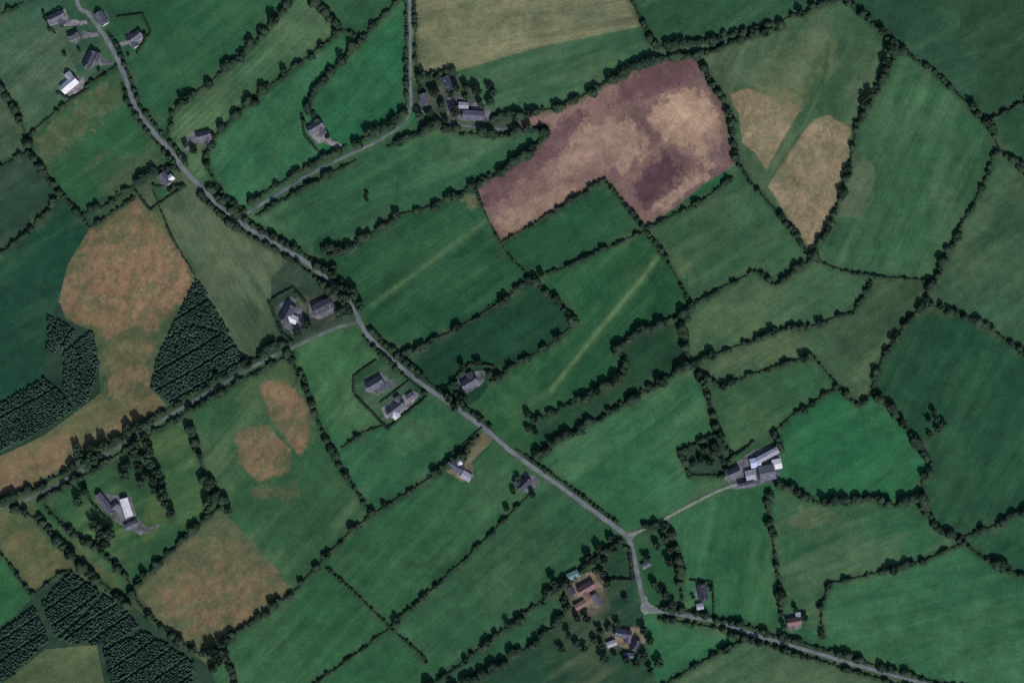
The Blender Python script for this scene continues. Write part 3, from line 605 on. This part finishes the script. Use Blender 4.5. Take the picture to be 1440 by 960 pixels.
def along(pts,step):
    out=[]
    for a,b in zip(pts,pts[1:]):
        l=math.hypot(b[0]-a[0],b[1]-a[1]); n=max(1,int(round(l/step)))
        nx,ny=(b[1]-a[1])/l,-(b[0]-a[0])/l
        for k in range(n): t=(k+random.random()*.8)/n; out.append((a[0]+(b[0]-a[0])*t,a[1]+(b[1]-a[1])*t,nx,ny))
    return out
def hedge(name,pts,r,label,cat,group=None,mat=M_leaf,wild=True):
    cs=[];rs=[];ph=random.uniform(0,100)
    if wild: r*=.9
    for x,y,nx,ny in along(pts,1.5):
        wx,wy=W(x+nx*random.gauss(0,.4),y+ny*random.gauss(0,.4)); rr=random.uniform(.5,.8)*(1 if r>1 else .8)
        cs.append((wx,wy,rr*.7)); rs.append(rr)
    n0=len(cs)
    for x,y,nx,ny in along(pts,r*.72/S):
        f=math.sin(ph+x*.06+y*.05)+math.sin(ph*2+x*.19-y*.15)+.8*math.sin(ph*3+x*.43+y*.39)
        if wild:
            if f<-.8 and random.random()<.85: continue
            if random.random()<.16: continue
            rr=r*random.choice((.4,.5,.6,.75,.9,1.1,1.45,1.9))*(1+.18*f)
        else: rr=r*random.choice((.8,.9,1,1.1))
        rr=max(.45,min(rr,4.4))
        j=(random.gauss(0,.45*r if wild else .15*r)+(.5*r*math.sin(ph+x*.11-y*.09) if wild else 0))/S
        wx,wy=W(x+nx*j,y+ny*j); cs.append((wx,wy,rr*.66)); rs.append(rr)
    cs=np.array(cs);rs=np.array(rs)
    parts=[blobs(cs[:n0],rs[:n0],I1,.35,1.0)]
    cb,rb=cs[n0:],rs[n0:]
    if len(cb):
        parts.append(blobs(cb,rb,I2,.34,.95))
        for k in range(6):
            d=rng.normal(size=(len(cb),3)); d/=np.linalg.norm(d,axis=1)[:,None]; d[:,2]=np.abs(d[:,2])*.7
            parts.append(blobs(cb+d*rb[:,None]*.95,rb*rng.uniform(.15,.45,len(rb)),I1,.4,.9))
    V,Fc=join(parts); V[:,2]=np.maximum(V[:,2],0.0)
    return tag(link(name,npmesh(name,V,Fc),mat),label,cat,group)
def tree_proto(i):
    R=random.uniform(3.0,3.9); Ht=random.uniform(7,9.5)
    t=[];fc=[]
    def limb(a,b,r0,r1,n=7):
        a=np.array(a,float);b=np.array(b,float);d=b-a;d/=np.linalg.norm(d)
        u=np.cross(d,(0.3,1,.2));u/=np.linalg.norm(u);v=np.cross(d,u);o=len(t)
        for p,r in ((a,r0),((a+b)/2+u*r0*.3,(r0+r1)/2),(b,r1)):
            for k in range(n): th=6.283*k/n; t.append(tuple(p+r*(math.cos(th)*u+math.sin(th)*v)))
        for s in range(2):
            for k in range(n): fc.append((o+s*n+k,o+s*n+(k+1)%n,o+s*n+n+(k+1)%n,o+s*n+n+k))
    limb((0,0,-.2),(0.1,0,Ht*.62),.34,.16)
    for k in range(6):
        a=k*1.05+random.random(); limb((0,0,Ht*random.uniform(.25,.5)),(math.cos(a)*R*.6,math.sin(a)*R*.6,Ht*random.uniform(.55,.75)),.13,.04,5)
    tm=bpy.data.meshes.new('trunk'); tm.from_pydata(t,[],fc); tm.materials.append(M_bark)
    cs=[];rs=[]
    ex=random.uniform(.75,1.0)
    for k in range(17):
        a=random.uniform(0,6.283); q=random.random()**.5*R*.8; zz=Ht*(.58+.27*random.uniform(-1,1)*(1-q/R*.6))
        cs.append((math.cos(a)*q,math.sin(a)*q*ex,zz)); rs.append(R*random.uniform(.22,.42))
    cs=np.array(cs);rs=np.array(rs); parts=[blobs(cs,rs,I2,.3,.85)]
    for k in range(7):
        d=rng.normal(size=(len(cs),3)); d/=np.linalg.norm(d,axis=1)[:,None]
        parts.append(blobs(cs+d*rs[:,None]*.95,rs*rng.uniform(.15,.38,len(rs)),I1,.4,.8))
    V,Fc=join(parts); n=700
    k=rng.integers(0,len(cs),n); d=rng.normal(size=(n,3)); d/=np.linalg.norm(d,axis=1)[:,None]
    p=cs[k]+d*rs[k][:,None]*rng.uniform(.95,1.3,(n,1)); q=rng.normal(size=(n,3,3))*.22
    lv=(p[:,None,:]+q).reshape(-1,3); lf=np.arange(n*3).reshape(-1,3)
    V,Fc=join([(V,Fc),(lv,lf)])
    cm=npmesh('crown',V,Fc); cm.materials.append(M_leaf2)
    return tm,cm
protos=[tree_proto(i) for i in range(8)]
def tree(x,y,s,label,group):
    tm,cm=random.choice(protos)
    wx,wy=W(x,y); r=empty('tree',(wx,wy,0),random.uniform(0,6.28)); r.scale=(s,s*random.uniform(.85,1.15),s*random.uniform(.85,1.1))
    tag(r,label,'tree',group)
    a=bpy.data.objects.new('trunk',tm); C.objects.link(a); a.parent=r
    b=bpy.data.objects.new('crown',cm); C.objects.link(b); b.parent=r
for pts,r,t,d in H:
    nw=len(d.split())
    hedge('hedgerow',pts,r,('dark green hedgerow ' if nw<13 else 'hedgerow ')+d,'hedge')
    t=int(t*.29+.45)
    inside=[p for p in along(pts,3) if -4<p[0]<1444 and -4<p[1]<964]
    if t and inside:
        k0=random.random()
        for k in range(t):
            u=(k+k0+random.uniform(-.45,.45))/t%1
            p=inside[int(u*(len(inside)-1))]
            tree(p[0]+random.uniform(-2,2),p[1]+random.uniform(-2,2),random.uniform(.7,1.15)*(1.15 if r>2.3 else 1),
                 'tree in hedgerow '+d,'trees in the hedgerow '+d)
CL=[
 ('beside the courtyard house',[(195,600),(204,614),(190,628),(200,642),(212,652),(222,664),(230,680),(188,642),(218,690),(178,655),(205,668),(186,618),(212,636),(232,694),(234,708),(226,700),(150,740),(142,752),(156,752),(136,738),(148,762),(180,602),(118,690),(112,705),(218,674),(196,655),(208,626),(200,680),(176,668),(240,722)],1.3),
 ('on the track north of the courtyard house',[(112,640),(130,630),(122,652),(102,655),(140,640),(148,628),(108,628),(132,645)],1.4),
 ('in the lone clump on the dark right field',[(1305,590),(1318,603),(1312,578),(1326,598),(1308,612),(1316,590)],.9),
 ('around the northern farmstead',[(615,112),(642,126),(655,122),(688,122),(690,145),(640,160),(603,160),(622,150),(672,128),(634,134),(656,138),(612,130),(590,164),(676,148),(604,178),(625,168),(694,132)],1.1),
 ('beside the slanting lane house',[(432,160),(428,172),(460,192)],.7),
 ('by the barn at the road bend',[(420,470),(432,458),(484,420),(496,414),(492,440),(506,430),(478,440),(488,430),(500,422),(476,404),(486,408)],1.35),
 ('on the roadside above the road bend',[(462,350),(470,378),(455,352),(468,386)],1.1),
 ('around the house above the road',[(640,542),(650,515),(688,525),(650,560),(638,572),(672,510),(644,556),(654,574),(630,560)],1.05),
 ('at the corner of the plot beside the central road',[(742,582),(750,592),(742,604),(753,608)],1.1),
 ('in the squared copse west of the farmyard',[(1000,636),(985,645),(1014,648),(975,652),(1006,628),(992,632),(1010,638),(998,650)],1.15),
 ('around the lower farmhouse',[(836,800),(850,786),(862,768),(798,852),(786,828),(842,772),(812,868),(858,758),(830,785),(792,842),(848,806),(854,822),(780,818),(826,868)],1.15),
 ('around the bottom centre houses',[(856,882),(904,884),(846,906),(906,922),(926,932),(798,892),(822,912),(850,925),(880,926),(790,912),(835,900),(866,920),(895,932),(915,940),(842,886),(870,876),(914,900),(810,905)],1.1),
 ('between the lower road and the small plots',[(935,745),(925,768),(908,785),(942,772),(930,828),(920,822),(880,842),(945,848),(934,758),(940,790),(936,836)],1.1),
 ('standing alone in the long green field',[(517,272),(516,282)],.7),
 ('at the corner left of the rust-patched field',[(300,700),(318,704),(322,716),(295,712)],1.35),
 ('at the top end of the straw-patched field',[(1250,72),(1246,88),(1222,132),(1216,140)],1.35),
 ('by the bend below the grounds at the bottom left',[(312,905),(300,915),(318,918),(298,940),(306,926)],1.35),
 ('by the top left houses',[(62,18),(70,42),(92,78),(112,72),(140,100),(205,52),(182,78),(88,36)],.6),
 ('by the small house beside the upper road',[(272,212),(298,190),(262,205),(300,205)],.8),
 ('by the hedged white house',[(225,240),(240,268)],.6),
 ('by the dark cottage below the road',[(712,715),(722,690),(750,695),(728,672)],.85),
 ('by the reddish cottage near the bottom road',[(1130,868),(1102,880),(1118,856)],.8),
 ('by the dark-roofed house near the bottom road',[(975,838),(1000,828)],.6)]
for d,ps,s in CL:
    for x,y in ps: tree(x+random.uniform(-1,1),y+random.uniform(-1,1),s*random.uniform(.7,1.15),'dark round-crowned tree '+d,'trees '+d)
GHS=[([(190,268),(211,295),(258,264)],1.0,'around the plot of the white house beside the upper road'),
 ([(497,552),(498,528),(530,506)],1.0,'on the upper left of the upper walled house'),
 ([(500,556),(545,603),(600,558)],1.1,'on the lower side of the lower walled house'),
 ([(534,566),(575,535)],.7,'between the two walled houses'),
 ([(378,424),(396,468),(412,482)],1.3,'left of the house by the road bend'),
 ([(382,422),(412,405),(430,425)],1.2,'above the house by the road bend'),
 ([(628,545),(660,512),(695,515)],1.4,'above the house among trees over the road'),
 ([(634,638),(655,622),(678,600)],.7,'along the upper side of the tan plot south of the road'),
 ([(424,160),(428,190),(446,212)],1.0,'left of the slanting lane house'),
 ([(85,10),(62,25),(78,48)],1.0,'left of the topmost left house'),
 ([(165,25),(200,20),(212,45),(192,76)],1.0,'behind the house right of the top left road'),
 ([(80,130),(100,140),(125,126)],1.1,'below the bright yard in the top left'),
 ([(850,770),(885,770),(890,815),(850,815)],1.5,'squared around the small green paddock by the lower road'),
 ([(970,815),(1002,818),(1004,866)],.8,'around the dark-roofed house near the bottom road'),
 ([(118,680),(128,705),(150,730)],1.2,'left of the large courtyard house'),
 ([(1020,650),(1052,628),(1060,620)],1.2,'at the back of the farmyard sheds')]
for p,r,d in GHS: hedge('garden_hedge',p,r,'dark garden hedge '+d,'hedge',wild=False)
# conifers
def plantation(P,label,sp=2.0,ang=32,h=2.9):
    xs=[p[0] for p in P];ys=[p[1] for p in P]; cs=[]
    a=math.radians(ang);ca,sa=math.cos(a),math.sin(a); cx,cy=sum(xs)/len(xs),sum(ys)/len(ys)
    R=int(max(max(xs)-min(xs),max(ys)-min(ys))/sp*S*1.4)+4; ph=random.random()*9
    for i in range(-R,R):
        if i%7==3 and random.random()<.75: continue
        for j in range(-R,R):
            u=i*sp/S+random.gauss(0,.6)+.9*math.sin(j*.09+ph); v=j*sp*.72/S+random.gauss(0,1.0)
            if random.random()<.03+(.25 if math.sin(u*.11+ph)*math.sin(v*.07+ph*2)>.8 else 0): continue
            cs.append((cx+u*sa+v*ca,cy+u*ca-v*sa))
    cs=np.array(cs); cs=cs[inpoly(P,cs[:,0],cs[:,1])]
    n=len(cs); k=7; prof=[(1.0,.05),(.9,.38),(.95,.40),(.62,.72),(.62,.74),(.0,1.0)]
    V=np.zeros((n,len(prof)*k,3)); hh=h*rng.uniform(.75,1.25,n); rr=1.3*rng.uniform(.7,1.25,n)
    for s,(pr,pz) in enumerate(prof):
        for q in range(k):
            jit=rng.uniform(.7,1.3,n)
            V[:,s*k+q,0]=(cs[:,0]-720)*S+pr*rr*jit*math.cos(6.283*q/k+s*.4); V[:,s*k+q,1]=(480-cs[:,1])*S+pr*rr*jit*math.sin(6.283*q/k+s*.4); V[:,s*k+q,2]=pz*hh
    f=np.array([(s*k+q,s*k+(q+1)%k,s*k+k+(q+1)%k,s*k+k+q) for s in range(len(prof)-1) for q in range(k)])
    Fc=(f[None]+(np.arange(n)*len(prof)*k)[:,None,None]).reshape(-1,4)
    tag(link('conifer_plantation',npmesh('conifer_plantation',V.reshape(-1,3),Fc),M_conif),label,'wood',None,'stuff')
plantation([(277,390),(300,430),(322,468),(272,452),(236,474)],'upper part of the triangular conifer plantation left of centre',ang=30)
plantation([(234,478),(270,458),(322,472),(345,507),(290,542),(240,568),(213,545),(222,505)],'lower part of the triangular conifer plantation left of centre',ang=30)
plantation([(68,445),(88,452),(106,466),(92,488),(66,500)],'small dark conifer block nearest the rusty rough field',ang=60)
plantation([(90,496),(130,464),(138,510),(130,552),(112,574),(90,550)],'tapering conifer block beside the rusty rough field',ang=60)
plantation([(-100,610),(0,568),(62,532),(86,552),(104,576),(60,606),(0,634),(-100,680)],'conifer plantation reaching the left edge',ang=30)
plantation([(58,848),(100,803),(142,832),(112,866),(78,894)],'upper block of the lower left conifer plantation',ang=35)
plantation([(82,898),(118,868),(147,836),(182,862),(198,884),(150,907),(100,904)],'middle block of the lower left conifer plantation',ang=35)
plantation([(146,913),(205,887),(274,930),(265,1000),(165,1000)],'lower block of the lower left conifer plantation',ang=35)
plantation([(-80,930),(0,886),(48,852),(68,900),(20,948),(-60,990)],'conifer block in the bottom left corner',ang=35)

# ---------------------------------------------------------------- buildings
def gable(parent,L,Wd,h,rise,roof,wall,cx=0,cy=0,rot=0,ext=False):
    c,s=math.cos(rot),math.sin(rot)
    tr=lambda v:[(cx+x*c-y*s,cy+x*s+y*c,z) for x,y,z in v]
    a,b=L/2,Wd/2
    v=[]
    for x in (-a,a): v+=[(x,-b,0),(x,b,0),(x,b,h),(x,0,h+rise),(x,-b,h)]
    f=[(0,4,3,2,1),(5,6,7,8,9),(0,1,6,5),(1,2,7,6),(2,3,8,7),(3,4,9,8),(4,0,5,9)]
    meshobj('extension_wall' if ext else 'wall',tr(v),f,wall,parent)
    o=.45; t=rise/b; A=a+.35; prof=[(-b-o,h-o*t+.03),(0,h+rise+.03),(b+o,h-o*t+.03),(b+o,h-o*t+.25),(0,h+rise+.27),(-b-o,h-o*t+.25)]
    v=[(x,y,z) for x in (-A,A) for y,z in prof]
    f=[(0,1,4,5),(1,2,3,4),(6,11,10,7),(7,10,9,8)]+[(i,(i+1)%6,6+(i+1)%6,6+i) for i in range(6)]
    return meshobj('extension_roof' if ext else 'roof',tr(v),f,ROOF[roof],parent)
def house(px,py,L,Wd,ang,roof,label,wings=(),h=2.9,wall=M_wall,barn=False):
    L*=S;Wd*=S; wx,wy=W(px,py)
    r=empty('barn' if barn else 'house',(wx,wy,.1),math.radians(ang)); tag(r,label,'barn' if barn else 'house')
    rise=Wd/2*math.tan(math.radians(18 if barn else 36))
    rf=gable(r,L,Wd,h,rise,roof,wall)
    for (dx,dy,l,w,a,rr) in wings:
        gable(r,l*S,w*S,h*.92,w*S/2*math.tan(math.radians(33)),rr,wall,dx*S,dy*S,math.radians(a),True)
    if barn:
        box('door',(L/2+.04,0,1.7 if h>3 else 1.05),(.08,min(4.2,Wd*.5),3.3 if h>3 else 2.0),M_door,r)
        for k in range(max(2,int(L/5))):
            x=-L/2+L*(k+.5)/max(2,int(L/5))
            v,f=boxvf(x,0,0,.7,Wd*.14,.05); th=math.atan2(rise,Wd/2)
            v=[(a,-Wd/4+b*math.cos(th)-c*math.sin(th),h+rise*.5+.33+b*math.sin(th)+c*math.cos(th)) for a,b,c in v]
            meshobj('skylight',v,f,ROOF['grey'],rf)
    else:
        n=max(2,int(L/3.2))
        for sgn in (-1,1):
            for k in range(n):
                x=-L/2+L*(k+.5)/n
                if k==n//2 and sgn==-1:
                    box('door',(x,sgn*(Wd/2+.03),1.05),(1.0,.06,2.1),M_door,r); continue
                w=box('window',(x,sgn*(Wd/2+.03),1.55),(1.3,.06,1.2),M_frame,r)
                box('pane',(x,sgn*(Wd/2+.07),1.55),(1.1,.03,1.0),M_glass,w)
        for sx in (-1,1):
            box('chimney',(sx*(L/2-.9),0,h+rise+.4),(.9,.6,1.5),M_brick,rf)
HS=[
 (80,26,24,13,25,'slate','grey-roofed house highest in the top left group',[(4,-9,10,9,90,'slate')]),
 (104,51,15,10,25,'dark','small dark-roofed house second in the top left group',[]),
 (144,27,19,11,-55,'slate','slate-roofed house beside the top left road on its right',[]),
 (190,54,22,11,35,'slate','slate-roofed house with drive furthest right of the top left group',[(-6,-7,9,8,90,'slate')]),
 (128,84,24,12,65,'dark','dark-roofed house above the bright yard in the top left',[(8,-6,10,8,0,'dark')]),
 (98,120,25,12,40,'white','pale-roofed house on the bright yard in the top left',[(8,8,12,9,90,'grey')]),
 (287,192,20,11,15,'slate','small slate house right of the upper road',[(5,-7,8,8,90,'slate')]),
 (233,252,18,11,-50,'slate','white-walled house in the triangular hedged plot beside the upper road',[(4,6,9,8,90,'white')]),
 (444,180,23,12,30,'slate','slate house with a curved drive above the slanting lane',[(6,-9,12,9,90,'slate')]),
 (597,141,17,10,-75,'slate','cottage at the foot of the straight northern road',[]),
 (405,440,24,14,62,'dark','dark-roofed house in the gravelled plot left of the road bend',[(-4,-10,13,10,90,'white')]),
 (527,540,24,13,30,'slate','upper of the two walled-garden houses south of the road',[(8,-8,11,9,90,'slate')]),
 (557,574,26,11,38,'slate','lower of the two walled-garden houses south of the road',[(-6,-7,10,9,90,'white'),(10,7,9,8,90,'slate')]),
 (660,538,23,12,30,'slate','house screened by trees just above the road',[(6,7,10,9,90,'dark')]),
 (640,655,23,13,-30,'slate','house at the foot of the tan plot south of the road',[(3,9,10,9,90,'white')]),
 (737,680,20,11,45,'dark','dark cottage close below the road',[(-6,7,10,8,90,'dark')]),
 (1032,664,18,11,25,'slate','farmhouse at the left of the big farmyard',[]),
 (149,708,34,9,-52,'slate','long main range of the large courtyard house',[(11,7,13,8,90,'slate')]),
 (824,826,24,12,30,'red','brownish farmhouse near the lower road',[(-5,-8,12,9,90,'red')]),
 (876,890,22,11,-10,'slate','upper of the two bottom centre houses',[(8,-7,9,8,90,'slate')]),
 (893,906,16,9,60,'dark','lower of the two bottom centre houses',[]),
 (988,832,21,12,-80,'dark','dark-roofed house north of the bottom right road',[]),
 (1116,873,19,10,10,'red','reddish cottage beside the bottom right road',[]),
]
for a in HS: house(*a[:7],wings=a[7])
BS=[
 (630,118,20,10,-62,'dark','dark barn at the upper left of the northern farmstead'),
 (666,163,30,12,-4,'slate','long grey barn at the foot of the northern farmstead'),
 (652,149,13,8,-4,'grey','small pale barn in the yard of the northern farmstead'),
 (454,431,30,14,25,'dark','long dark barn on the yard at the road bend'),
 (656,669,14,10,-30,'grey','small pale shed behind the house by the tan plot'),
 (1078,664,22,20,12,'slate','broad grey barn at the heart of the big farmyard'),
 (1062,650,14,12,12,'blue','bluish pale barn in the middle of the big farmyard'),
 (1078,640,34,8,28,'grey','long pale-roofed barn along the top of the big farmyard'),
 (1055,668,13,14,12,'grey','light grey barn beside the farmhouse in the farmyard'),
 (1092,652,12,13,12,'white','whitish barn at the right end of the big farmyard'),
 (1050,681,22,6,12,'slate','low barn along the foot of the big farmyard'),
 (179,713,26,10,-72,'white','pale-roofed barn right of the courtyard house'),
 (185,738,19,8,25,'slate','slate outbuilding at the foot of the courtyard house'),
 (806,808,16,9,25,'teal','teal-roofed shed beside the brownish farmhouse'),
 (838,842,15,8,-60,'slate','grey outbuilding right of the brownish farmhouse'),
 (816,850,16,8,30,'red','brown outbuilding below the brownish farmhouse'),
 (803,829,12,7,-60,'dark','dark shed left of the brownish farmhouse'),
 (860,904,13,7,20,'grey','pale shed left of the bottom centre houses'),
 (884,921,14,7,-5,'slate','slate shed below the bottom centre houses'),
 (984,852,9,7,10,'grey','small garage below the dark-roofed southern house'),
 (908,794,12,7,30,'slate','little shed beside the lower road'),
 (1122,864,7,6,100,'grey','little grey shed behind the reddish cottage'),
 (577,558,10,8,38,'slate','small garage right of the lower walled house'),
]
for a in BS: house(*a[:6],a[6],h=3.6 if a[2]>19 else 2.4,barn=True,wall=M_stone)

# ---------------------------------------------------------------- light and camera
EL,AZ=40,158
w=bpy.data.worlds.new('World'); bpy.context.scene.world=w; w.use_nodes=True; nt=w.node_tree
sky=nt.nodes.new('ShaderNodeTexSky'); sky.sky_type='NISHITA'; sky.sun_disc=False
sky.sun_elevation=math.radians(EL); sky.sun_rotation=math.radians(AZ)
nt.links.new(sky.outputs[0],nt.nodes['Background'].inputs[0]); nt.nodes['Background'].inputs[1].default_value=.09
sd=bpy.data.lights.new('sun','SUN'); sd.energy=3.6; sd.angle=math.radians(.5); sd.color=(1,.96,.9)
so=bpy.data.objects.new('sun',sd); C.objects.link(so)
so.rotation_euler=(math.radians(90-EL),0,math.radians(180-AZ))
cam=bpy.data.cameras.new('camera'); co=bpy.data.objects.new('camera',cam); C.objects.link(co)
co.location=(0,0,1800); cam.sensor_width=36; cam.lens=36*1800/864; cam.clip_start=10; cam.clip_end=30000
sc_=bpy.context.scene; sc_.camera=co
sc_.view_settings.view_transform='Standard'; sc_.view_settings.look='None'; sc_.view_settings.exposure=0
